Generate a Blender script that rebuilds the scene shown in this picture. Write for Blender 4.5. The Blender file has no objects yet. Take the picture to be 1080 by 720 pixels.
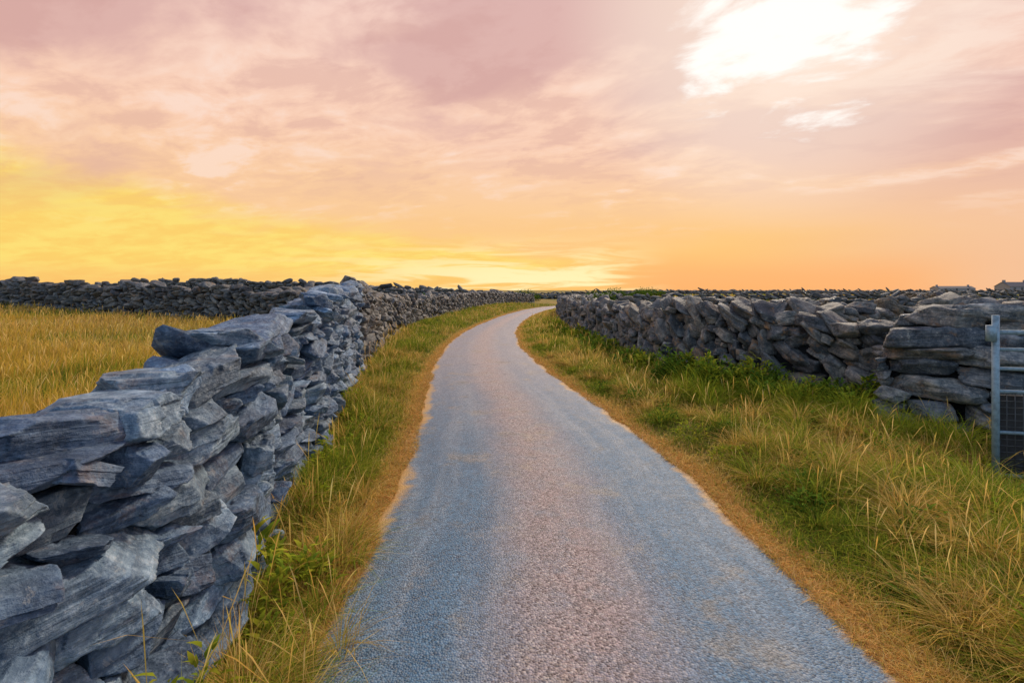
import bpy, bmesh, math, numpy as np
from mathutils import Vector
rng = np.random.default_rng(7)
sc = bpy.context.scene
CAMH = 1.75
def lin(c):
    c = np.array(c, float)/255.0
    return tuple(np.where(c <= 0.04045, c/12.92, ((c+0.055)/1.055)**2.4))
def ss(a, b, x):
    t = np.clip((np.asarray(x, float)-a)/(b-a), 0, 1); return t*t*(3-2*t)
# ---------------- numpy value noise
def _h(ix, iy, iz, s):
    n = (ix.astype(np.int64)*374761393 + iy.astype(np.int64)*668265263 + iz.astype(np.int64)*2147483647 + s*1274126177) & 0xffffffff
    n = ((n ^ (n >> 13))*1274126177) & 0xffffffff
    n = (n ^ (n >> 16)) & 0xffffffff
    return n/4294967295.0*2-1
def vn(x, y, z=0.0, s=0):
    x, y, z = np.broadcast_arrays(np.asarray(x, float), np.asarray(y, float), np.asarray(z, float))
    ix, iy, iz = np.floor(x), np.floor(y), np.floor(z)
    fx, fy, fz = x-ix, y-iy, z-iz
    fx, fy, fz = [f*f*(3-2*f) for f in (fx, fy, fz)]
    r = 0
    for a in (0, 1):
        for b in (0, 1):
            for c in (0, 1):
                r = r + _h(ix+a, iy+b, iz+c, s)*(fx if a else 1-fx)*(fy if b else 1-fy)*(fz if c else 1-fz)
    return r
def fbm(x, y, z=0.0, s=0, o=3):
    r = 0; a = 1.0; f = 1.0
    for i in range(o):
        r = r+a*vn(np.asarray(x)*f+i*7.3, np.asarray(y)*f, np.asarray(z)*f, s+i); a *= .5; f *= 2.03
    return r
# ---------------- mesh helper
def make_mesh(name, V, loops, sizes, mat, smooth=True, attrs=None, parent=None):
    me = bpy.data.meshes.new(name)
    V = np.ascontiguousarray(V, dtype=np.float32)
    loops = np.ascontiguousarray(loops, dtype=np.int32); sizes = np.ascontiguousarray(sizes, dtype=np.int32)
    me.vertices.add(len(V)); me.vertices.foreach_set('co', V.ravel())
    me.loops.add(len(loops)); me.loops.foreach_set('vertex_index', loops)
    me.polygons.add(len(sizes))
    st = np.zeros(len(sizes), np.int32); st[1:] = np.cumsum(sizes)[:-1]
    me.polygons.foreach_set('loop_start', st)
    me.polygons.foreach_set('loop_total', sizes)
    me.polygons.foreach_set('use_smooth', np.full(len(sizes), smooth, dtype=bool))
    for k, (typ, arr) in (attrs or {}).items():
        at = me.attributes.new(k, typ, 'POINT')
        arr = np.ascontiguousarray(arr, dtype=np.float32)
        at.data.foreach_set({'FLOAT': 'value', 'FLOAT_VECTOR': 'vector', 'FLOAT_COLOR': 'color'}[typ], arr.ravel())
    me.update(calc_edges=True)
    if mat: me.materials.append(mat)
    ob = bpy.data.objects.new(name, me); sc.collection.objects.link(ob)
    if parent: ob.parent = parent
    return ob
# ---------------- node helper
class NT:
    def __init__(s, tree): s.t = tree; tree.nodes.clear()
    def n(s, typ, **kw):
        nd = s.t.nodes.new(typ)
        for k, v in kw.items(): setattr(nd, k, v)
        return nd
    def l(s, a, b): s.t.links.new(a, b)
    def setin(s, sock, v):
        if isinstance(v, bpy.types.NodeSocket): s.l(v, sock)
        else: sock.default_value = v
    def m(s, op, a, b=0.0, c=None, clamp=False):
        nd = s.n('ShaderNodeMath', operation=op, use_clamp=clamp)
        s.setin(nd.inputs[0], a); s.setin(nd.inputs[1], b)
        if c is not None: s.setin(nd.inputs[2], c)
        return nd.outputs[0]
    def mix(s, f, a, b, mode='MIX'):
        nd = s.n('ShaderNodeMix', data_type='RGBA', blend_type=mode)
        s.setin(nd.inputs[0], f)
        for i, v in ((6, a), (7, b)):
            if isinstance(v, (tuple, list)): v = (*v[:3], 1.0)
            s.setin(nd.inputs[i], v)
        return nd.outputs[2]
    def mr(s, v, a, b, c=0.0, d=1.0, smooth=True):
        nd = s.n('ShaderNodeMapRange', interpolation_type='SMOOTHSTEP' if smooth else 'LINEAR', clamp=True)
        s.setin(nd.inputs[0], v)
        for i, q in zip((1, 2, 3, 4), (a, b, c, d)): nd.inputs[i].default_value = q
        return nd.outputs[0]
    def noise(s, vec, scale, detail=4, rough=.55, dist=0.0):
        nd = s.n('ShaderNodeTexNoise')
        if vec is not None: s.l(vec, nd.inputs['Vector'])
        nd.inputs['Scale'].default_value = scale; nd.inputs['Detail'].default_value = detail
        nd.inputs['Roughness'].default_value = rough; nd.inputs['Distortion'].default_value = dist
        return nd.outputs['Fac']
    def vor(s, vec, scale, feature='F1', out='Distance'):
        nd = s.n('ShaderNodeTexVoronoi', feature=feature)
        s.l(vec, nd.inputs['Vector']); nd.inputs['Scale'].default_value = scale
        return nd.outputs[out]
    def attr(s, name, out='Fac'):
        return s.n('ShaderNodeAttribute', attribute_name=name).outputs[out]
    def vmul(s, v, t):
        nd = s.n('ShaderNodeVectorMath', operation='MULTIPLY'); s.l(v, nd.inputs[0]); nd.inputs[1].default_value = t
        return nd.outputs[0]
    def comb(s, x, y, z):
        nd = s.n('ShaderNodeCombineXYZ')
        for i, q in enumerate((x, y, z)): s.setin(nd.inputs[i], q)
        return nd.outputs[0]
    def ramp(s, f, stops):
        nd = s.n('ShaderNodeValToRGB'); s.l(f, nd.inputs[0]); e = nd.color_ramp.elements
        while len(e) < len(stops): e.new(0.5)
        for el, (p, c) in zip(e, stops): el.position = p; el.color = (*c[:3], 1)
        return nd.outputs[0]
    def bump(s, h, strength, dist, normal=None):
        nd = s.n('ShaderNodeBump'); s.l(h, nd.inputs['Height']); nd.inputs['Strength'].default_value = strength
        nd.inputs['Distance'].default_value = dist
        if normal is not None: s.l(normal, nd.inputs['Normal'])
        return nd.outputs[0]
def newmat(name):
    m = bpy.data.materials.new(name); m.use_nodes = True
    return m, NT(m.node_tree)
def finish(N, col, rough=.9, normal=None, spec=.3, metal=0.0):
    b = N.n('ShaderNodeBsdfPrincipled'); o = N.n('ShaderNodeOutputMaterial')
    N.setin(b.inputs['Base Color'], (*col[:3], 1) if isinstance(col, tuple) else col)
    N.setin(b.inputs['Roughness'], rough); b.inputs['Specular IOR Level'].default_value = spec
    b.inputs['Metallic'].default_value = metal
    if normal is not None: N.l(normal, b.inputs['Normal'])
    N.l(b.outputs[0], o.inputs[0])

# ================= SETTING GEOMETRY FUNCTIONS =================
_cy = np.array([-8, -1, 2.28, 4.63, 7, 10, 13, 16, 20.5, 24, 27.8, 33, 38, 45, 53, 62, 80, 110.])
_cx = np.array([.37, .37, .38, .37, .08, -.36, -.68, -.90, -.95, -.78, -.45, .1, .8, 2.0, 4.2, 8, 20, 45.])
_fy = np.linspace(-8, 110, 1200); _fx = np.interp(_fy, _cy, _cx)
_k = np.exp(-np.linspace(-2.2, 2.2, 31)**2); _k /= _k.sum()
_fx = np.convolve(np.pad(_fx, 15, mode='edge'), _k, 'valid')
def cx(y): return np.interp(y, _fy, _fx)
def hw(y): return np.interp(y, [0, 5, 10, 16, 28, 100], [1.375, 1.36, 1.27, 1.16, 1.02, 1.1])
def rdist(x, y):
    sl = (cx(np.asarray(y)+.1)-cx(np.asarray(y)-.1))/.2
    return np.abs(x-cx(y))/np.sqrt(1+sl**2)-hw(y)
def H(x, y):
    x = np.asarray(x, float); y = np.asarray(y, float)
    d = rdist(x, y)
    h = .030*np.clip(-x-3.5, 0, 28)*ss(8, 28, y)
    h = h+1.0*np.exp(-((x+21)**2/260+(y-54)**2/150))
    off = ss(.05, 1.2, d)
    h = h*ss(.3, 3, d)+off*(.06+.05*fbm(x*.5, y*.5, 0, 3)+.018*vn(x*2.3, y*2.3, 0, 9))
    h = h+.85*ss(34, 95, y)*ss(9, 34, x)
    far = ss(60, 200, np.hypot(x, y))
    h = h+far*.25*fbm(x*.012, y*.012, 0, 5)-far*.25
    return h

# ================= MATERIALS =================
def stone_mat(name, tint, dark=1.0, lichen=.25, orange=.1, bs=1.0):
    m, N = newmat(name)
    lp = N.attr('lpos', 'Vector'); rnd = N.attr('rnd')
    n1 = N.noise(N.vmul(lp, (1.6, 1.6, 20.0)), 1.7, 5, .6, .15)
    n2 = N.noise(lp, 6.5, 9, .66)
    n3 = N.noise(lp, 38.0, 5, .65)
    d = lambda *c: tuple(np.array(c)*dark)
    c = N.ramp(n2, [(.32, d(.030, .048, .072)), (.47, d(.10, .148, .205)), (.60, d(.23, .29, .35)), (.74, d(.52, .57, .62))])
    c = N.mix(N.m('MULTIPLY', N.mr(n1, .44, .58), .5), c, d(.045, .070, .105))
    c = N.mix(N.mr(n3, .45, .72, 0, .36), c, d(.54, .58, .62))
    hue = N.ramp(rnd, [(0, (.40, .44, .52)), (.25, (.95, 1.0, 1.05)), (.45, (.56, .62, .70)), (.65, (1.25, 1.2, 1.12)), (.85, (.82, .75, .68)), (1.0, (1.5, 1.5, 1.5))])
    c = N.mix(1.0, c, hue, 'MULTIPLY')
    c = N.mix(1.0, c, tint, 'MULTIPLY')
    li = N.mr(N.noise(lp, 13.0, 5, .7, .6), .60, .65)
    c = N.mix(N.m('MULTIPLY', li, lichen), c, (.54, .55, .52))
    lo = N.mr(N.noise(N.vmul(lp, (1, 1, 1.3)), 4.0, 6, .72, .5), .54, .68)
    c = N.mix(N.m('MULTIPLY', lo, orange), c, (.36, .19, .07))
    hgt = N.m('ADD', N.m('MULTIPLY', n1, .55), N.m('MULTIPLY', n2, 1.0))
    hgt = N.m('ADD', hgt, N.m('MULTIPLY', n3, .22))
    nb = N.bump(hgt, 1.0*bs, .04)
    finish(N, c, .68, nb, .4)
    return m
M_near = stone_mat('near_limestone', (.88, 1.05, 1.20), 1.10, .25, .22)
M_mid = stone_mat('weathered_limestone', (1.30, 1.02, .80), .70, .22, .65)
M_gatew = stone_mat('gateway_limestone', (1.15, 1.02, .90), .95, .35, .4)
M_far = stone_mat('far_limestone', (1.28, 1.03, .82), .64, .2, .5)
m, N = newmat('gap_shade_core')  # wall core, near-black: shade in the gaps between stones painted as colour
geo = N.n('ShaderNodeNewGeometry').outputs['Position']
cc = N.ramp(N.noise(geo, 9, 5), [(.3, (.006, .008, .010)), (.7, (.02, .022, .025))])
finish(N, cc, .95, N.bump(N.noise(geo, 12, 4), 1, .05), .1); M_core = m

# road
m, N = newmat('chip_seal_asphalt')
pos = N.n('ShaderNodeNewGeometry').outputs['Position']; ru = N.attr('ru'); rv = N.attr('rv')
au = N.m('ABSOLUTE', ru)
big = N.noise(pos, .7, 4, .6); med = N.noise(pos, 4.5, 6, .7)
stretch = N.noise(N.comb(N.m('MULTIPLY', ru, 5.0), N.m('MULTIPLY', rv, .22), 0.0), 1.0, 4, .6)
vcell = N.vor(pos, 85, 'F1', 'Color'); vd = N.vor(pos, 85)
vsep = N.n('ShaderNodeSeparateColor'); N.l(vcell, vsep.inputs[0])
base = N.mix(N.mr(med, .3, .7), (.055, .130, .215), (.105, .200, .295))
base = N.mix(N.m('MULTIPLY', N.mr(stretch, .42, .66), .7), base, (.20, .26, .32))
ctr = N.m('ADD', ru, N.m('MULTIPLY', N.m('SUBTRACT', big, .5), .40))
cm = N.m('SUBTRACT', 1.0, N.mr(N.m('ABSOLUTE', N.m('ADD', ctr, .03)), .02, .48))
cm = N.m('MULTIPLY', cm, N.mr(med, .25, .6, .35, 1.0))
base = N.mix(N.m('MULTIPLY', cm, .92), base, (.34, .245, .225))
far_sheen = N.mr(rv, 3.5, 14); base = N.mix(N.m('MULTIPLY', far_sheen, .52), base, (.46, .37, .35))  # grazing sky sheen painted into the colour, paler with distance
du = N.mr(N.noise(pos, 1.3, 7, .75), .52, .66); base = N.mix(N.m('MULTIPLY', du, .42), base, (.38, .29, .17))
dk = N.mr(N.noise(pos, 2.6, 7, .7, .3), .56, .70); base = N.mix(N.m('MULTIPLY', dk, .35), base, (.06, .09, .12))
sp = N.mr(vsep.outputs[0], 0, 1, .55, 1.45, False)
base = N.mix(1.0, base, N.comb(sp, sp, sp), 'MULTIPLY')
pale = N.m('MULTIPLY', N.mr(vsep.outputs[1], .84, .92), N.m('ADD', .12, N.m('MULTIPLY', cm, .55)))
base = N.mix(pale, base, (.62, .54, .50))
drk = N.m('MULTIPLY', N.mr(vsep.outputs[2], .84, .92), N.m('ADD', .2, N.m('MULTIPLY', cm, .6)))
base = N.mix(drk, base, (.08, .05, .05))
en = N.m('ADD', au, N.m('MULTIPLY', N.m('SUBTRACT', N.noise(pos, 5, 6, .75), .5), .24))
base = N.mix(N.m('MULTIPLY', N.mr(en, .88, .98), .92), base, (.60, .36, .12))
hb = N.m('ADD', N.m('MULTIPLY', vd, -1.0), N.m('MULTIPLY', med, .6))
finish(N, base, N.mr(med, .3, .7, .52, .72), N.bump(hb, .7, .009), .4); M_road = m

# ground
m, N = newmat('ground_soil_grass')
pos = N.n('ShaderNodeNewGeometry').outputs['Position']; rd = N.attr('rd')
g = N.mix(N.mr(N.noise(pos, .35, 5, .6), .4, .6), (.32, .25, .05), (.17, .20, .04))
g = N.mix(N.mr(N.noise(pos, .04, 3, .6), .46, .54), g, (.48, .32, .09))
g = N.mix(N.mr(N.noise(pos, 14, 5, .7), .35, .7), g, (.09, .08, .025))
st = N.mix(N.noise(pos, 22, 5, .7), (.50, .26, .07), (.86, .53, .18))
ed = N.m('ADD', rd, N.m('MULTIPLY', N.m('SUBTRACT', N.noise(pos, 3.5, 5, .7), .5), .35))
g = N.mix(N.mr(ed, .10, .34, 1, 0), g, st)
finish(N, g, .95, N.bump(N.noise(pos, 30, 6, .75), 1, .04), .1); M_ground = m

# grass
def leafmat(name, tr=.35):
    m, N = newmat(name)
    c = N.attr('gcol', 'Color')
    d = N.n('ShaderNodeBsdfDiffuse'); t = N.n('ShaderNodeBsdfTranslucent')
    N.l(c, d.inputs[0]); N.l(c, t.inputs[0])
    mx = N.n('ShaderNodeMixShader'); mx.inputs[0].default_value = tr; N.l(d.outputs[0], mx.inputs[1]); N.l(t.outputs[0], mx.inputs[2])
    o = N.n('ShaderNodeOutputMaterial'); N.l(mx.outputs[0], o.inputs[0]); return m
M_grass = leafmat('grass_blades', .4)

# ================= STONES =================
def ico(sub):
    bm = bmesh.new(); bmesh.ops.create_icosphere(bm, subdivisions=sub, radius=1)
    V = np.array([v.co[:] for v in bm.verts]); F = np.array([[v.index for v in f.verts] for f in bm.faces]); bm.free()
    return V/np.linalg.norm(V, axis=1)[:, None], F
ICO = {k: ico(k) for k in (2, 3, 4, 5, 6)}
NSH = 20
def shape(seed, lev):
    r = np.random.default_rng(1000+seed); d = ICO[lev][0]
    P = []
    for sgn in (1, -1):
        P.append((np.array([r.normal(0, .08), r.normal(0, .08), sgn]), r.uniform(.85, 1)))
    k = r.integers(3, 7); a0 = r.uniform(0, 6.28)
    for i in range(k):
        a = a0+i*2*math.pi/k+r.normal(0, .22)
        P.append((np.array([math.cos(a), math.sin(a), r.normal(0, .25)]), r.uniform(.80, 1.0)))
    for i in range(6):
        n = r.normal(0, 1, 3); n[2] *= 1.1; n /= np.linalg.norm(n); P.append((n, r.uniform(.98, 1.28)))
    R = np.full(len(d), 9.)
    for n, o in P:
        n = n/np.linalg.norm(n); q = d@n
        R = np.minimum(R, np.where(q > .03, o/np.maximum(q, .03), 9))
    R = np.minimum(R, 1.6); p = d*R[:, None]
    if lev >= 3:
        nl = int(r.integers(3, 6)); ins = r.uniform(0, .10, nl+1)
        zz = p[:, 2]+.04*vn(p[:, 0]*1.3, p[:, 1]*1.3, 0, seed)
        li = np.clip(((zz+1)/2*nl), 0, nl-.001).astype(int)
        f = 1-ins[li]*(.5+.5*np.sign(vn(p[:, 0]*1.5, p[:, 1]*1.5, li, seed+5)))
        p[:, 0] *= f; p[:, 1] *= f
        q = fbm(p[:, 0]*1.4, p[:, 1]*1.4, np.sign(p[:, 2]), seed+9, 2)
        p[:, 2] *= 1-.12*ss(.1, .13, q)-.10*ss(.5, .53, q)
        nn = fbm(p[:, 0]*2.4, p[:, 1]*2.4, p[:, 2]*2.4, seed+20, 4)
        p += d*(nn*.020)[:, None]
    return p
SH = {}
def getshape(s, lev):
    if (s, lev) not in SH: SH[(s, lev)] = shape(s, lev)
    return SH[(s, lev)]
class Rocks:
    def __init__(s): s.V = []; s.F = []; s.L = []; s.R = []; s.n = 0
    def add(s, p, scale, M, lev, r):
        sid = int(r.integers(0, NSH)); F = ICO[lev][1]; v0 = getshape(sid, lev)
        sg = np.array([r.choice([-1, 1]), r.choice([-1, 1]), r.choice([-1, 1])]); v = v0*sg
        if np.prod(sg) < 0: F = F[:, ::-1]
        v = v*np.asarray(scale)
        s.L.append(v+r.uniform(-40, 40, 3)); s.R.append(np.full(len(v), r.random()))
        s.V.append(v@np.asarray(M).T+p); s.F.append(F+s.n); s.n += len(v)
    def build(s, name, mat, parent=None):
        V = np.concatenate(s.V); F = np.concatenate(s.F)
        return make_mesh(name, V, F.ravel(), np.full(len(F), 3), mat, True,
            {'lpos': ('FLOAT_VECTOR', np.concatenate(s.L)), 'rnd': ('FLOAT', np.concatenate(s.R))}, parent)
def rotm(a, ax):
    c, s_ = math.cos(a), math.sin(a)
    return np.array({'x': [[1, 0, 0], [0, c, -s_], [0, s_, c]], 'y': [[c, 0, s_], [0, 1, 0], [-s_, 0, c]], 'z': [[c, -s_, 0], [s_, c, 0], [0, 0, 1]]}[ax])
def level(d, bias=0):
    l = 6 if d < 3.3 else 5 if d < 7.5 else 4 if d < 15 else 3 if d < 40 else 2
    return max(2, l-bias)
def wall(name, pts, hts, thick, ln, th, mat, sides=(1, -1), tilt=0., tsd=.08, seed=0, batter=.12, caps=0.0, hn=.08, over=1.0, z0=-.08, bias=0, jut=.03):
    r = np.random.default_rng(seed); pts = np.array(pts, float)
    seg = np.hypot(*np.diff(pts, axis=0).T); S = np.concatenate([[0], np.cumsum(seg)]); L = S[-1]
    ds = .25; sv = np.arange(0, L+ds, ds)
    X = np.interp(sv, S, pts[:, 0]); Y = np.interp(sv, S, pts[:, 1])
    k = np.ones(7)/7
    if len(X) > 14:
        X = np.convolve(np.pad(X, 3, mode='edge'), k, 'valid'); Y = np.convolve(np.pad(Y, 3, mode='edge'), k, 'valid')
        X[0], Y[0] = pts[0]
    TX = np.gradient(X); TY = np.gradient(Y); q = np.hypot(TX, TY); TX /= q; TY /= q
    hs = np.array(hts, float)-.5*th[1]
    if caps > 0: hs = hs-.35*th[1]
    def hh(s): return np.interp(s, S, hs)+hn*vn(np.asarray(s)*1.7, seed*3.1)+hn*.6*vn(np.asarray(s)*.5, seed*1.7)
    emp = bpy.data.objects.new(name, None); sc.collection.objects.link(emp)
    n = len(X); hc = np.maximum(hh(sv)*.9-.12, .1); g = H(X, Y); w0 = thick/2*.58; w1 = w0*.62
    ring = []
    for (w, zf) in ((-w0, 0), (-w1, 1), (w1, 1), (w0, 0)):
        ring.append(np.stack([X+TY*w, Y-TX*w, g-.15+zf*(hc+.15)], 1))
    V = np.concatenate(ring); i = np.arange(n-1); F = []
    for a in range(3): F.append(np.stack([a*n+i, a*n+i+1, (a+1)*n+i+1, (a+1)*n+i], 1))
    F = np.concatenate(F)
    lo = np.concatenate([F.ravel(), [0, n, 2*n, 3*n], [4*n-1, 3*n-1, 2*n-1, n-1]])
    make_mesh('gap_shade_core', V, lo, np.full(len(F)+2, 4), M_core, False, None, emp)  # plain prism inside the wall, coloured dark as gap shade
    RK = Rocks(); res = .03 if ln[1] < .8 else .06
    nb = int(L/res)
    for side in sides:
        one = len(sides) == 1
        sky = np.full(nb, z0)
        tgt = hh(np.arange(nb)*res)
        it = 0
        while it < 60000:
            it += 1
            gap = sky-tgt*1.0
            c = int(np.argmin(sky+np.where(gap >= -.03, 99, 0)))
            if gap[c] >= -.03: break
            t = r.uniform(*th) if r.random() < .75 else r.uniform(th[0], th[0]+.3*(th[1]-th[0])); l = r.uniform(*ln)*(.75+.5*(t-th[0])/(th[1]-th[0]+1e-6))
            base = sky[c]; lim = base+t*.55
            a = c
            while a > 0 and sky[a-1] < lim and (c-a)*res < l*1.5: a -= 1
            b = c
            while b < nb-1 and sky[b+1] < lim and (b-c)*res < l*1.5: b += 1
            av = (b-a+1)*res
            if av < l:
                l = av
                if l < ln[0]*.7: t = min(t, max(l*.8, th[0]*.7))
                a0 = a
            else:
                if av-l < ln[0]*.5: l = av if av < ln[1]*1.25 else l
                a0 = a if r.random() < .5 else int(b-l/res)+1
                a0 = max(a0, a)
            b0 = min(nb, a0+max(1, int(round(l/res))))
            seg_ = sky[a0:b0]; xs = np.arange(len(seg_))
            sl = np.polyfit(xs*res, seg_, 1)[0] if len(seg_) > 3 else 0
            sl = float(np.clip(sl, -.35, .35)); zb = float(np.mean(seg_))
            if len(seg_)*res < .07:
                sky[a0:b0] += t*.8
                if len(seg_)*res < .045: continue
            top = zb+t*.93
            sky[a0:b0] = np.maximum(top+sl*(xs-len(xs)/2)*res, seg_+.2*t)
            s0 = (a0+b0)/2*res; zc = zb+t/2
            px, py = np.interp(s0, sv, X), np.interp(s0, sv, Y); tx, ty = np.interp(s0, sv, TX), np.interp(s0, sv, TY)
            hd = float(np.interp(s0, S, hs)); dep = thick*r.uniform(.95, 1.1) if one else min(thick*.55, max(.2, l*.7))*r.uniform(.85, 1.1)
            if one: offn = r.normal(0, .03)
            else:
                half = thick/2*(1-batter*2*(zc/max(hd, .1)-.3)); offn = side*(half-dep/2+r.normal(0, jut))
            dist = math.hypot(px, py)
            lev = level(dist, bias)
            if not one and side < 0 and px < 0: lev = max(2, lev-2)
            A = math.atan2(ty, tx)
            tl = -(math.atan(sl)+r.normal(0, tsd)+tilt*r.uniform(.4, 1.3))
            M = rotm(A, 'z')@rotm(r.normal(0, .16), 'z')@rotm(tl, 'y')@rotm(r.normal(0, .10), 'x')
            P = np.array([px+ty*offn, py-tx*offn, float(H(px, py))+zc])
            RK.add(P, (l/2*over*1.06, dep/2*1.08, t/2*over*1.12), M, lev, r)
    if caps > 0:
        s0 = .1
        while s0 < L-.1:
            l = r.uniform(ln[0]*1.1, ln[1]*1.15); t = r.uniform(th[0], th[1])*.9
            if r.random() < caps:
                px, py = np.interp(s0+l/2, sv, X), np.interp(s0+l/2, sv, Y); tx, ty = np.interp(s0+l/2, sv, TX), np.interp(s0+l/2, sv, TY)
                A = math.atan2(ty, tx)
                M = rotm(A+r.normal(0, .4), 'z')@rotm(r.normal(0, .16)-tilt, 'y')@rotm(r.normal(0, .14), 'x')
                P = np.array([px+r.normal(0, .05), py, float(H(px, py))+float(hh(s0+l/2))+t*.35+.03])
                RK.add(P, (l/2*1.05, thick/2*r.uniform(.55, .88), t/2), M, level(math.hypot(px, py), bias), r)
            s0 += l*.9
    RK.build('stones', mat, emp)
    return emp

T = .56
fl = np.array([(-1.22, .35), (-1.38, 2.28), (-1.74, 3.72), (-2.13, 5.76), (-3.0, 10)])
lw = [(x-T/2+.02, y) for x, y in fl]
LH = lambda y: float(np.interp(y, [0, 1, 1.84, 2.74, 4, 5.6, 7.4, 10, 14, 20, 30, 75], [1.18, 1.22, 1.27, 1.33, 1.45, 1.59, 1.74, 1.77, 1.68, 1.50, 1.35, 1.25]))
ys = np.concatenate([[.35], np.arange(1, 10.01, .75), [10.4]])
wx = lambda y: float(np.interp(y, [p[1] for p in lw]+[17, 24, 32, 45, 58, 72], [p[0] for p in lw]+[-4.5, -5.2, -5.1, -3.6, -1.2, 3.5]))
wall('dry_stone_wall', [(wx(y), y) for y in ys], [LH(y) for y in ys], T, (.26, .64), (.06, .19), M_near, seed=4, tsd=.12, caps=.85, hn=.055, over=.97, jut=.04)
ys2 = np.concatenate([np.arange(10.2, 30, 1.5), np.arange(31, 72, 3)])
wall('dry_stone_wall', [(wx(y), y) for y in ys2], [LH(y) for y in ys2], .6, (.25, .6), (.10, .26), M_mid, seed=5, tsd=.3, caps=.6, hn=.14, over=.98, jut=.05)
rw = [(14.0, 66), (8.6, 55), (5.4, 45), (3.6, 37), (2.95, 30), (2.75, 21), (3.0, 15), (3.35, 10.6), (4.0, 8.9), (4.9, 7.6), (5.35, 6.9)]
wall('dry_stone_wall', rw, [1.05, 1.05, 1.08, 1.08, 1.08, 1.14, 1.32, 1.45, 1.41, 1.26, 1.2], .6, (.24, .54), (.09, .23), M_mid, seed=11, tilt=-.62, tsd=.4, caps=.8, hn=.16, over=1.0, jut=.06)
wall('dry_stone_wall', [(4.92, 6.72), (5.3, 6.25), (5.9, 5.85), (6.6, 5.7)], [1.44, 1.50, 1.54, 1.54], .8, (.30, .95), (.08, .27), M_gatew, seed=25, tsd=.08, caps=.9, hn=.05, batter=.05, over=.97, jut=.05)
far_r = [
 ([(5.6, 11.5), (12, 14.5), (24, 18), (45, 23)], 1.22, (.3, .6), (.12, .26)),
 ([(4.6, 29), (22, 33), (50, 37), (90, 42)], 1.08, (.45, .9), (.20, .34)),
 ([(12, 62), (60, 66), (120, 70), (190, 74)], .85, (.8, 1.4), (.24, .38)),
 ([(0, 105), (80, 112), (170, 120), (260, 124)], .75, (1., 1.8), (.28, .42)),
 ([(13.5, 16), (15, 25), (17, 31)], 1.1, (.4, .8), (.2, .34)),
 ([(34, 36), (42, 50), (50, 66)], 1.0, (.5, .9), (.22, .38)),
 ([(-60, 170), (40, 185), (200, 200), (330, 205)], 1.2, (1.4, 2.4), (.35, .55))]
for i, (p, h, ln, th) in enumerate(far_r):
    wall('field_wall', p, [h]*len(p), .6, ln, th, M_far, sides=(1,), seed=40+i, tsd=.3, hn=.14, tilt=-.2, over=1.04)
far_l = [
 ([(-5.6, 21.2), (-10, 23), (-18, 25.6), (-30, 29), (-50, 33), (-80, 38)], [1.3, 1.42, 1.45, 1.4, 1.45, 1.45], (.3, .65), (.14, .28)),
 ([(-4.5, 42), (-14, 45), (-24, 47), (-44, 50), (-80, 52)], [1.1, 1.3, 1.35, 1.2, 1.2], (.4, .9), (.2, .36)),
 ([(-1.5, 62), (-20, 66), (-50, 68), (-100, 70)], [1.3, 1.4, 1.4, 1.4], (.7, 1.3), (.26, .44)),
 ([(-11, 23.5), (-14, 34), (-18, 46)], [1.4, 1.2, 1.2], (.4, .8), (.2, .34)),
 ([(0, 95), (-40, 100), (-120, 105)], [1.5, 1.6, 1.6], (.9, 1.6), (.3, .5))]
for i, (p, h, ln, th) in enumerate(far_l):
    wall('field_wall', p, h, .6, ln, th, M_far, sides=(1,), seed=60+i, tsd=.3, hn=.16, tilt=.1, over=1.04)

# ================= GROUND & ROAD =================
def axis(a, b, step, lo, hi, g=1.12):
    core = list(np.arange(a, b, step)); s = step; x = b; up = []
    while x < hi: up.append(x); s *= g; x += s
    up.append(hi); s = step; x = a; dn = []
    while x > lo: s *= g; x -= s; dn.append(max(x, lo))
    return np.array(dn[::-1]+core+up)
gx = axis(-7, 8, .11, -2500, 2500, 1.09); gy = axis(-2, 16, .12, -300, 3500, 1.06)
GX, GY = np.meshgrid(gx, gy); d = rdist(GX, GY)
GZ = H(GX, GY)-.035*(1-ss(-.25, -.04, d))
nx, ny = len(gx), len(gy); V = np.stack([GX, GY, GZ], -1).reshape(-1, 3)
idx = np.arange(nx*ny).reshape(ny, nx); F = np.stack([idx[:-1, :-1], idx[:-1, 1:], idx[1:, 1:], idx[1:, :-1]], -1).reshape(-1, 4)
make_mesh('ground', V, F.ravel(), np.full(len(F), 4), M_ground, True, {'rd': ('FLOAT', d.ravel())})
ry = np.concatenate([np.arange(-3, 16, .06), np.arange(16, 95, .25)]); ruv = np.linspace(-1, 1, 29)
RY, RU = np.meshgrid(ry, ruv, indexing='ij')
wob = .055*vn(RY*1.3, np.sign(RU)*5, 0, 2)+.03*vn(RY*5, np.sign(RU)*5, 0, 4)+.015*vn(RY*14, np.sign(RU)*5, 0, 6)
sl = (cx(RY+.1)-cx(RY-.1))/.2; W = (hw(RY)+wob+.03)
RXX = cx(RY)+RU*W*np.sqrt(1+sl**2)
RZ = H(RXX, RY)*ss(0, .4, rdist(RXX, RY))+.010+.045*(1-RU**2)+.006*vn(RXX*1.1, RY*.8, 0, 12)
V = np.stack([RXX, RY, RZ], -1).reshape(-1, 3); idx = np.arange(len(V)).reshape(RXX.shape)
F = np.stack([idx[:-1, :-1], idx[:-1, 1:], idx[1:, 1:], idx[1:, :-1]], -1).reshape(-1, 4)
make_mesh('road', V, F.ravel(), np.full(len(F), 4), M_road, True, {'ru': ('FLOAT', RU.ravel()), 'rv': ('FLOAT', RY.ravel())})

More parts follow.
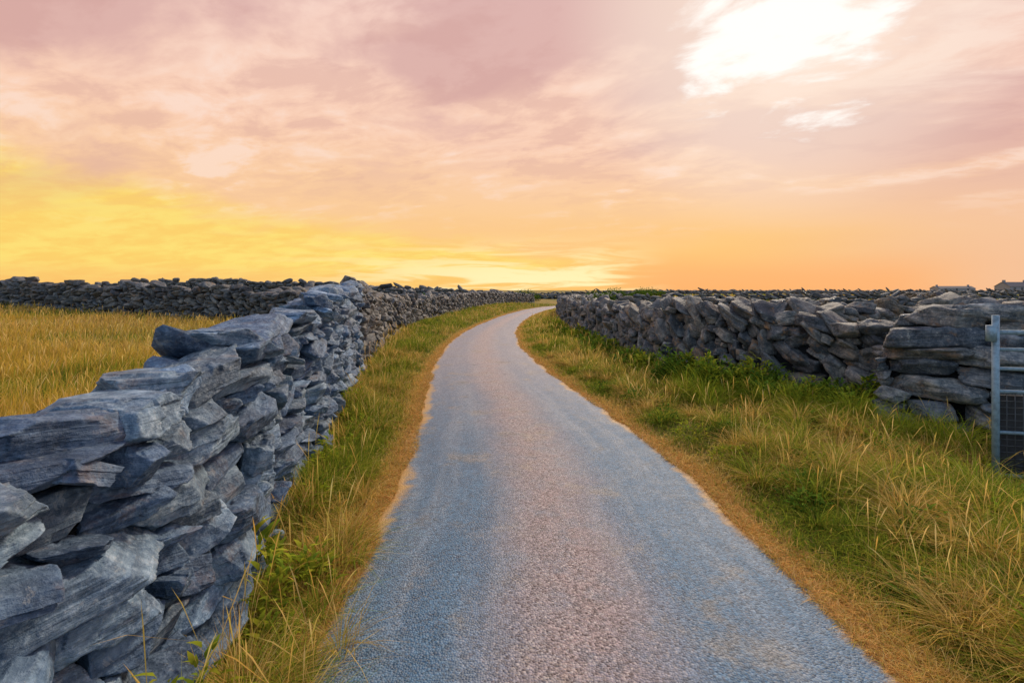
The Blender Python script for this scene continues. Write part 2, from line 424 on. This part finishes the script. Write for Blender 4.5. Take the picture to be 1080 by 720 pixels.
# ================= GRASS =================
class Blades:
    def __init__(s): s.V = []; s.C = []; s.n = 0
    def add(s, x, y, z, ln, wd, bend, ang, col, prof=(1, .8, .5), tv=(0, .4, .75, 1), tipb=1.25, twist=None):
        n = len(x); dx, dy = np.cos(ang), np.sin(ang)
        tw = ang+math.pi/2+rng.normal(0, .5, n) if twist is None else twist
        wx_, wy_ = np.cos(tw), np.sin(tw); R = []; C = []
        for i, t in enumerate(tv):
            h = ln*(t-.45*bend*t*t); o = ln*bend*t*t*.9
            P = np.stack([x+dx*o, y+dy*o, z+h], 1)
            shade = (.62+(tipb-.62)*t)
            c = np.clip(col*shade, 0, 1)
            if i < 3:
                w = wd*prof[i]/2; O = np.stack([wx_*w, wy_*w, 0*w], 1)
                R += [P-O, P+O]; C += [c, c]
            else: R.append(P); C.append(c)
        s.V.append(np.stack(R, 1).reshape(-1, 3)); s.C.append(np.stack(C, 1).reshape(-1, 3)); s.n += n
    def build(s, name, mat):
        V = np.concatenate(s.V); C = np.concatenate(s.C); n = s.n
        b = (np.arange(n)*7)[:, None]
        lo = (b+np.array([0, 1, 3, 2, 2, 3, 5, 4, 4, 5, 6])[None]).ravel()
        sz = np.tile([4, 4, 3], n)
        return make_mesh(name, V, lo, sz, mat, True, {'gcol': ('FLOAT_COLOR', np.concatenate([C, np.ones((len(C), 1))], 1))})
GREEN = np.array([(.24, .32, .03), (.34, .38, .04), (.13, .21, .025), (.44, .44, .05)])
STRAW = np.array([(.80, .53, .15), (.88, .62, .22), (.66, .40, .09), (.62, .47, .10)])
OLIVE = np.array([(.70, .47, .07), (.54, .42, .06), (.76, .50, .08)])
def pick(pal, n):
    return pal[rng.integers(0, len(pal), n)]*rng.uniform(.65, 1.15, (n, 1))
def mixcol(n, ps, x, y, a=GREEN, b=STRAW):
    q = (rng.random(n) < ps)[:, None]; return np.where(q, pick(b, n), pick(a, n))
def leftface(y): return np.interp(y, [p[1] for p in lw]+[17, 24, 32, 45, 58, 72], [p[0]+.28 for p in lw]+[-4.2, -4.9, -4.8, -3.3, -.9, 3.8])
rwa = np.array(rw[::-1])
def rightface(y): return np.where(y < 6.6, 8.5, np.interp(y, rwa[:, 1], rwa[:, 0])-.3)
def ysamp(n, a, b, p=1.0):
    u = rng.random(n)
    if p == 1.0: return a*(b/a)**u
    q = 1-p; return (a**q+u*(b**q-a**q))**(1/q)
def tussock(B, px, py, nb_, ln, pal):
    a = rng.uniform(0, 6.28, nb_); rr = np.abs(rng.normal(0, .05, nb_)); x = px+np.cos(a)*rr; y = py+np.sin(a)*rr
    d_ = math.hypot(px, py)
    B.add(x, y, H(x, y)-.01, ln*rng.uniform(.5, 1.1, nb_), (.0022+.0005*d_)*rng.uniform(.7, 1.4, nb_), rng.uniform(.4, 1.6, nb_), a+rng.normal(0, .5, nb_), pick(pal, nb_), prof=(1, .9, .55))
B = Blades()
n = 70000; y = ysamp(n, 1.2, 60, 1.15); le = cx(y)-hw(y)-.10; lf = leftface(y)+.05
u = rng.random(n)**.9; x = lf+(le-lf)*(1-u); dd = le-x
tuft = ss(-.3, .6, vn(x*2.1, y*2.1, 0, 18))
ln = (.06+(.10+.30*tuft)*ss(.05, .5, dd)*rng.random(n)+.05*rng.random(n))
ps = np.clip(.34+.55*vn(x*1.2, y*.9, 0, 31)+.5*ss(.3, .0, dd), .05, .95)
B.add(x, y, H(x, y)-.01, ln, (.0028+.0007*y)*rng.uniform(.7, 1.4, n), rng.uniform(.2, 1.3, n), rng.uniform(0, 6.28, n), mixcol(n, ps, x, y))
n = 180000; y = ysamp(n, 1.6, 60, 1.1); re = cx(y)+hw(y)+.10; rf = np.minimum(rightface(y), 1.15*y+1.2)
u = rng.random(n); x = re+(rf-re)*u; ok = x > re; x, y, re = x[ok], y[ok], re[ok]; n = len(x); dd = x-re
tuft = ss(-.2, .6, vn(x*1.6, y*1.6, 0, 17)+.5*vn(x*4, y*4, 0, 19))
ln = (.05+.08*rng.random(n)+(.34*rng.random(n))*ss(.1, .9, dd)*(.15+.85*tuft))
ps = np.clip(.44+.75*fbm(x*.8, y*.8, 0, 33, 2)+.45*ss(.35, .0, dd)+.10*ss(4, 2, y), .05, .95)
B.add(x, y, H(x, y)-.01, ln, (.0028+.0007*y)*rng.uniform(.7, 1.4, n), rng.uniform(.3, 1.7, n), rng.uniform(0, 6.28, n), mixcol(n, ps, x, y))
for i in range(420):
    py = float(ysamp(1, 1.9, 16)[0]); re_ = float(cx(py)+hw(py))+.45; rf_ = float(min(rightface(py), 1.1*py+1))
    if rf_ <= re_: continue
    px = rng.uniform(re_, rf_); far_ = min(1, (px-re_)/1.2)
    if px > 3.9 and py < 5.6: continue
    tussock(B, px, py, 110, rng.uniform(.22, .40)+.28*far_*rng.random(), STRAW if rng.random() < .45 else GREEN*1.1)
for i in range(80):
    py = float(ysamp(1, 1.4, 14)[0]); px = float(leftface(py))+rng.uniform(.08, .6)
    tussock(B, px, py, 80, rng.uniform(.22, .5), STRAW if rng.random() < .4 else GREEN*1.1)
for sd in (-1, 1):
    n = 30000; y = ysamp(n, 1.1, 45, 1.2); e = np.abs(rng.normal(0, .13, n))-.03+.06*vn(y*2.3, sd*9.)
    x = cx(y)+sd*(hw(y)+e)
    B.add(x, y, H(x, y)*ss(0, .3, e)+.008, rng.uniform(.02, .08, n), (.0025+.0006*y)*rng.uniform(.7, 1.3, n), rng.uniform(.7, 1.9, n), rng.uniform(0, 6.28, n), pick(np.array([(.86, .50, .16), (.92, .60, .22), (.72, .38, .10), (.60, .48, .12)]), n))
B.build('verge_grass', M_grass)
B = Blades()
n = 150000; y = ysamp(n, 1.2, 60, 1.0); xr = leftface(y)-.75; xl = np.maximum(-1.25*y-3, -70)
x = xr+(xl-xr)*rng.random(n); ok = (xl < xr); x, y = x[ok], y[ok]; n = len(x)
tf = vn(x*.8, y*.8, 0, 41); ln = .16+.30*rng.random(n)+.12*tf
ps = np.clip(.5+.7*vn(x*.28, y*.28, 0, 43), .08, .9); colf = mixcol(n, ps, x, y, OLIVE, STRAW)
gm = (rng.random(n) < ss(.15, .6, vn(x*.5, y*.5, 0, 45))*.55)[:, None]; colf = np.where(gm, pick(GREEN, n), colf)
B.add(x, y, H(x, y)-.01, ln, (.0035+.0008*y)*rng.uniform(.7, 1.4, n), rng.uniform(.1, 1.0, n), rng.normal(.6, 1.4, n), colf)
n = 60000; y = ysamp(n, 7, 110, 1.0); xl = np.where(y < 66, np.interp(y, rwa[:, 1], rwa[:, 0])+.6, 14); xh = 1.3*y+3
x = xl+(xh-xl)*rng.random(n); ln = .2+.2*rng.random(n)
ps = np.clip(.5+.8*vn(x*.09, y*.09, 0, 47), .05, .95)
B.add(x, y, H(x, y)-.01, ln, (.006+.0012*y)*rng.uniform(.7, 1.4, n), rng.uniform(.1, .8, n), rng.uniform(0, 6.28, n), mixcol(n, ps, x, y, GREEN, STRAW))
B.build('field_grass', M_grass)
B = Blades()
def stalks(x, y, lo, hi, w=.0024):
    n = len(x); B.add(x, y, H(x, y), rng.uniform(lo, hi, n), (w+.0004*y)*rng.uniform(.8, 1.2, n), rng.uniform(.05, .7, n), rng.uniform(0, 6.28, n), pick(STRAW*1.1, n), prof=(.5, .4, 2.0), tv=(0, .5, .86, 1), tipb=1.15)
n = 1700; y = ysamp(n, 1.9, 30, 1.0); re = cx(y)+hw(y)+.45; rf = np.minimum(rightface(y), 1.1*y+1); x = re+(rf-re)*rng.random(n); ok = x > re; stalks(x[ok], y[ok], .25, .58)
n = 420; y = ysamp(n, 1.3, 20, 1.0); lf = leftface(y)+.08; x = lf+rng.random(n)*.5; stalks(x, y, .25, .66)
stalks(np.array([-1.14, -1.10, -1.05, -1.22, -1.3]), np.array([1.62, 1.75, 1.9, 2.1, 2.5]), .75, 1.0, .002)
n = 9000; y = ysamp(n, 2, 40, 1.0); xr = leftface(y)-.8; x = xr-rng.random(n)*(1.2*y+2-0); stalks(x, y, .35, .62, .003)
B.build('tall_seed_grass', M_grass)
B = Blades()
def weed(px, py, rad, h, n, pal, leaf=(.05, .10)):
    th_ = rng.uniform(0, 6.28, n); rr = rad*np.sqrt(rng.random(n)); q = rng.random(n)**.7
    x = px+rr*np.cos(th_); y = py+rr*np.sin(th_)
    top = h*(1-.55*(rr/rad)**2)*(.8+.3*vn(x*5, y*5, 0, 51)); z = H(x, y)+q*top
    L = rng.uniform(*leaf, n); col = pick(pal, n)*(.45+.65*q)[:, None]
    B.add(x, y, z, L, L*.42, rng.uniform(.6, 1.6, n), th_+rng.normal(0, .9, n), col, prof=(.3, 1.0, .7), tv=(0, .35, .7, 1), tipb=1.1)
WP = np.array([(.15, .28, .03), (.22, .34, .04), (.11, .21, .03)]); WY = np.array([(.42, .48, .04), (.30, .42, .04), (.52, .52, .05)])
for i in range(48):
    t = rng.random()*.80; px = 2.75+2.2*t+rng.normal(0, .18); py = 8.9-2.8*t+rng.normal(0, .25)
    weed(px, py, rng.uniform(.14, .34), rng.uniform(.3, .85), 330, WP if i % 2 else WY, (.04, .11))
for i in range(44):
    t = rng.random()*.85; tussock(B, 2.8+2.2*t+rng.normal(0, .2), 8.2-2.8*t+rng.normal(0, .3), 120, rng.uniform(.4, .78), WY)
for i in range(44):
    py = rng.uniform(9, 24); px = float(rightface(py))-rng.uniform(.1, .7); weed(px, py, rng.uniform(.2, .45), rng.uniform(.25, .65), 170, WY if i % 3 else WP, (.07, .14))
for i in range(80):
    py = ysamp(1, 2.0, 9)[0]; px = float(cx(py)+hw(py))+rng.uniform(.4, 2.8); weed(px, py, rng.uniform(.08, .28), rng.uniform(.10, .30), 100, WY if i % 2 else WP, (.03, .07))
for i in range(22):
    py = rng.uniform(1.5, 9); px = float(leftface(py))+rng.uniform(.1, .4); weed(px, py, rng.uniform(.08, .16), rng.uniform(.15, .5), 80, WY, (.03, .08))
weed(-1.52, 3.05, .14, .34, 60, WY, (.09, .15)); weed(-1.16, 1.72, .12, .66, 120, WY, (.03, .07)); weed(-1.02, 1.62, .10, .55, 90, WY, (.03, .06)); weed(-1.2, 2.0, .09, .5, 60, WY, (.03, .06))
B.build('roadside_weeds', M_grass)
B = Blades()
for (px, py, r_, h_) in [(6.5, 36, 1.1, 1.6), (14, 70, 2.0, 2.2), (18, 72, 1.8, 1.9), (11, 68, 1.5, 1.8), (2, 80, 2.5, 2.0), (24, 90, 3, 1.8), (-6.5, 40, .9, 1.2)]:
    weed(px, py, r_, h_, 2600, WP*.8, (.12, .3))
B.build('distant_shrubs', M_grass)

# ================= GATE =================
def simple(name, col, rough, metal, nz=.15):
    m, N = newmat(name); p = N.n('ShaderNodeNewGeometry').outputs['Position']
    c = N.mix(N.mr(N.noise(p, 18, 6, .7), .4, .7), col, tuple(np.array(col)*(1-nz*3)))
    finish(N, c, rough, N.bump(N.noise(p, 60, 4), .3, .003), .5, metal); return m
M_gate = simple('galvanised_paint', (.23, .36, .46), .5, .2)
M_wire = simple('wire', (.10, .11, .12), .6, .5); M_board = simple('dark_board', (.035, .035, .038), .8, 0)
gate = bpy.data.objects.new('farm_gate', None); sc.collection.objects.link(gate)
def tube(name, a, b, r, mat, par, seg=12):
    a, b = Vector(a), Vector(b); bm = bmesh.new()
    bmesh.ops.create_cone(bm, cap_ends=True, segments=seg, radius1=r, radius2=r, depth=(b-a).length)
    q = (b-a).to_track_quat('Z', 'Y').to_matrix().to_4x4(); q.translation = (a+b)/2; bm.transform(q)
    for f in bm.faces: f.smooth = len(f.verts) == 4
    me = bpy.data.meshes.new(name); bm.to_mesh(me); bm.free(); me.materials.append(mat)
    o = bpy.data.objects.new(name, me); sc.collection.objects.link(o); o.parent = par
G0 = np.array([4.27, 4.52]); G1 = np.array([6.9, 3.9])
def gp(t, z): q = G0+(G1-G0)*t; return (q[0], q[1], z)
tube('hinge_stile', gp(0, .02), gp(0, 1.53), .028, M_gate, gate)
tube('latch_stile', gp(1, .10), gp(1, 1.40), .022, M_gate, gate)
tube('mid_stile', gp(.5, .10), gp(.5, 1.37), .018, M_gate, gate)
for i, z in enumerate((1.38, 1.23, 1.06, .86, .50, .12)): tube(f'rail_{i+1}', gp(0, z), gp(1, z), .020 if i in (0, 5) else .016, M_gate, gate)
tube('hinge_pin', gp(-.012, 1.30), gp(-.012, 1.44), .04, M_gate, gate)
for i in range(44): tube(f'wire_v_{i+1}', gp(.008+i*.0225, .13), gp(.008+i*.0225, .86), .0035, M_wire, gate, 5)
for i in range(13): tube(f'wire_h_{i+1}', gp(0, .16+i*.056), gp(1, .16+i*.056), .0035, M_wire, gate, 5)
nrm = np.array([.23, .97]); a = G0+nrm*.035; b = G1+nrm*.035; a2 = G0+nrm*.055; b2 = G1+nrm*.055
V = [(a[0], a[1], .06), (b[0], b[1], .06), (b[0], b[1], .82), (a[0], a[1], .82), (a2[0], a2[1], .06), (b2[0], b2[1], .06), (b2[0], b2[1], .82), (a2[0], a2[1], .82)]
make_mesh('kick_board', V, [0, 1, 2, 3, 5, 4, 7, 6, 3, 2, 6, 7, 1, 5, 6, 2, 4, 0, 3, 7, 4, 5, 1, 0], [4]*6, M_board, False, None, gate)

# ================= DISTANT HOUSES =================
M_wallh = simple('pebble_dash', (.32, .32, .33), .9, 0); M_roof = simple('slate_roof', (.09, .10, .12), .7, 0); M_win = simple('window_glass', (.03, .035, .04), .2, 0)
def house(px, py, L, Wd, hh_, rh, ang, nm):
    e = bpy.data.objects.new(nm, None); sc.collection.objects.link(e); e.location = (px, py, float(H(px, py))); e.rotation_euler = (0, 0, ang)
    l, w = L/2, Wd/2
    V = [(-l, -w, -.5), (l, -w, -.5), (l, w, -.5), (-l, w, -.5), (-l, -w, hh_), (l, -w, hh_), (l, w, hh_), (-l, w, hh_), (-l, 0, hh_+rh), (l, 0, hh_+rh)]
    make_mesh('walls', V, [0, 1, 5, 4, 2, 3, 7, 6, 1, 2, 6, 9, 5, 3, 0, 4, 8, 7], [4, 4, 5, 5], M_wallh, False, None, e)
    o = .25
    V = [(-l-o, -w-o, hh_-.05), (l+o, -w-o, hh_-.05), (l+o, 0, hh_+rh+.1), (-l-o, 0, hh_+rh+.1), (-l-o, w+o, hh_-.05), (l+o, w+o, hh_-.05)]
    make_mesh('roof', V, [0, 1, 2, 3, 3, 2, 5, 4], [4, 4], M_roof, False, None, e)
    for i, sx in enumerate((-.6, 0, .6)):
        c = sx*l; q = (.5, .9, 2.1) if i != 1 else (.45, 0, 2.1)
        make_mesh(['window_1', 'door', 'window_2'][i], [(c-q[0], -w-.03, q[1]), (c+q[0], -w-.03, q[1]), (c+q[0], -w-.03, q[2]), (c-q[0], -w-.03, q[2])], [0, 1, 2, 3], [4], M_win, False, None, e)
    for i, sx in enumerate((-.85, .85)):
        c = sx*l; V = [(c+a_*.4, b_*.35, z_) for z_ in (hh_+rh*.5, hh_+rh+.9) for a_, b_ in ((-1, -1), (1, -1), (1, 1), (-1, 1))]
        make_mesh(f'chimney_{i+1}', V, [0, 1, 5, 4, 1, 2, 6, 5, 2, 3, 7, 6, 3, 0, 4, 7, 4, 5, 6, 7], [4]*5, M_wallh, False, None, e)
house(204, 208, 11, 6, 2.6, 1.7, .1, 'stone_cottage')
house(258, 300, 20, 7, 2.2, 1.2, -.1, 'farm_building')

# ================= WORLD / SKY =================
w = bpy.data.worlds.new('World'); sc.world = w; w.use_nodes = True; N = NT(w.node_tree)
g = N.n('ShaderNodeTexCoord').outputs['Generated']; sp = N.n('ShaderNodeSeparateXYZ'); N.l(g, sp.inputs[0])
x, y, z = sp.outputs; az = N.m('ARCTAN2', x, y); zc = N.m('MAXIMUM', z, 0.0)
den = N.m('ADD', zc, .15); cu = N.m('DIVIDE', x, den); cv = N.m('DIVIDE', y, den)
cl = N.comb(N.m('ADD', N.m('MULTIPLY', cu, .8), N.m('MULTIPLY', cv, .3)), N.m('MULTIPLY', cv, .95), 3.1)
c1 = N.noise(cl, 1.25, 8, .56, .3); c2 = N.noise(cl, 4.0, 8, .60, .25)
soft = N.noise(cl, .5, 4, .5, .2)
zw = N.m('ADD', zc, N.m('MULTIPLY', N.m('SUBTRACT', soft, .5), .12))
L_ = lambda *c: lin(c)
base = N.ramp(zw, [(0, L_(253, 190, 108)), (.07, L_(254, 200, 124)), (.15, L_(253, 205, 150)), (.28, L_(252, 208, 180)), (.52, L_(248, 214, 204)), (.78, L_(176, 196, 226)), (1, L_(130, 165, 220))])
azR = N.mr(az, .25, .7, 0, .12)
cmk = N.m('MULTIPLY', N.mr(N.m('ADD', c1, N.m('MULTIPLY', azR, .5)), .46, .60), N.mr(N.m('ADD', zc, N.m('MULTIPLY', N.m('ABSOLUTE', az), .12)), .17, .36))
ym = N.m('MULTIPLY', N.mr(az, .0, .28, 1, 0), N.mr(N.m('ADD', N.m('ADD', zw, N.m('MULTIPLY', N.m('SUBTRACT', c1, .5), .12)), N.m('MULTIPLY', az, .15)), .045, .10, 1, 0))
ym = N.m('MULTIPLY', ym, N.mr(az, -1.6, -.9)); ym = N.m('MULTIPLY', ym, N.mr(zc, .01, .055, .35, 1))
yc = N.mix(N.mr(c2, .36, .62), L_(255, 226, 118), L_(254, 210, 106))
pm = N.mr(az, .35, .85); base = N.mix(N.m('MULTIPLY', pm, .5), base, L_(236, 190, 180))
base = N.mix(N.m('MULTIPLY', ym, .97), base, yc)
om = N.m('MULTIPLY', N.m('MULTIPLY', N.mr(az, .12, .34), N.mr(az, .62, .78, 1, 0)), N.mr(zc, .015, .075, 1, 0)); base = N.mix(N.m('MULTIPLY', om, .75), base, L_(254, 176, 110))
base = N.mix(N.m('MULTIPLY', cmk, .70), base, L_(210, 164, 162))
cmk2 = N.m('MULTIPLY', N.mr(c2, .48, .62), N.mr(zc, .10, .28)); base = N.mix(N.m('MULTIPLY', cmk2, .36), base, L_(206, 156, 150))
hi = N.m('MULTIPLY', N.m('MULTIPLY', N.mr(c2, .52, .38), N.mr(c1, .52, .42)), .55); hi = N.m('MULTIPLY', hi, N.mr(zc, .08, .2)); base = N.mix(hi, base, L_(255, 230, 216))
stv = N.comb(N.m('MULTIPLY', az, 6.0), N.m('MULTIPLY', z, 60.0), 1.0)
stn = N.mr(N.noise(stv, .8, 7, .6, .8), .42, .58)
stm = N.m('MULTIPLY', N.m('MULTIPLY', N.mr(az, -.55, .0), N.mr(az, .14, .32, 1, 0)), N.mr(zc, .02, .12, 1, 0))
base = N.mix(N.m('MULTIPLY', N.m('MULTIPLY', stn, stm), 1.0), base, (1.07, .90, .47))
def dirv(px, py):
    v = np.array([(px-540)/540, 1, (306-py)/540]); return v/np.linalg.norm(v)
dn = N.n('ShaderNodeVectorMath', operation='DOT_PRODUCT'); N.l(g, dn.inputs[0]); dn.inputs[1].default_value = tuple(dirv(825, 8))
wv = N.m('ADD', dn.outputs['Value'], N.m('MULTIPLY', N.m('SUBTRACT', c2, .5), .085))
base = N.mix(N.mr(dn.outputs['Value'], .93, 1.0, 0, .6), base, L_(255, 236, 218))
base = N.mix(N.mr(wv, .985, 1.001), base, (1.08, 1.03, .97))
bk = N.mr(y, .15, -.55); base = N.mix(N.m('MULTIPLY', bk, .9), base, (.46, .64, .86))
sky = N.n('ShaderNodeTexSky', sky_type='NISHITA'); sky.sun_disc = False; sky.sun_elevation = math.radians(32); sky.sun_rotation = math.radians(27)
b1 = N.n('ShaderNodeBackground'); N.l(sky.outputs[0], b1.inputs[0]); b1.inputs[1].default_value = .002
b2 = N.n('ShaderNodeBackground'); N.l(base, b2.inputs[0]); b2.inputs[1].default_value = .98
ad = N.n('ShaderNodeAddShader'); N.l(b1.outputs[0], ad.inputs[0]); N.l(b2.outputs[0], ad.inputs[1])
o = N.n('ShaderNodeOutputWorld'); N.l(ad.outputs[0], o.inputs[0])

# ================= SUN & CAMERA =================
sd = bpy.data.lights.new('sun', 'SUN'); sd.energy = 2.7; sd.angle = math.radians(9); sd.color = (1, .85, .66)
so = bpy.data.objects.new('sun', sd); sc.collection.objects.link(so)
az_, el_ = math.radians(27), math.radians(32)
dv = Vector((math.sin(az_)*math.cos(el_), math.cos(az_)*math.cos(el_), math.sin(el_)))
so.rotation_euler = (-dv).to_track_quat('-Z', 'Y').to_euler(); so.location = dv*50
cam = bpy.data.cameras.new('camera'); co = bpy.data.objects.new('camera', cam); sc.collection.objects.link(co)
co.location = (0, 0, CAMH); co.rotation_euler = (math.pi/2, 0, 0); cam.lens = 18; cam.sensor_width = 36; cam.shift_y = -.05
cam.clip_start = .05; cam.clip_end = 6000
sc.camera = co
sc.view_settings.view_transform = 'Standard'; sc.view_settings.look = 'None'; sc.view_settings.exposure = 0
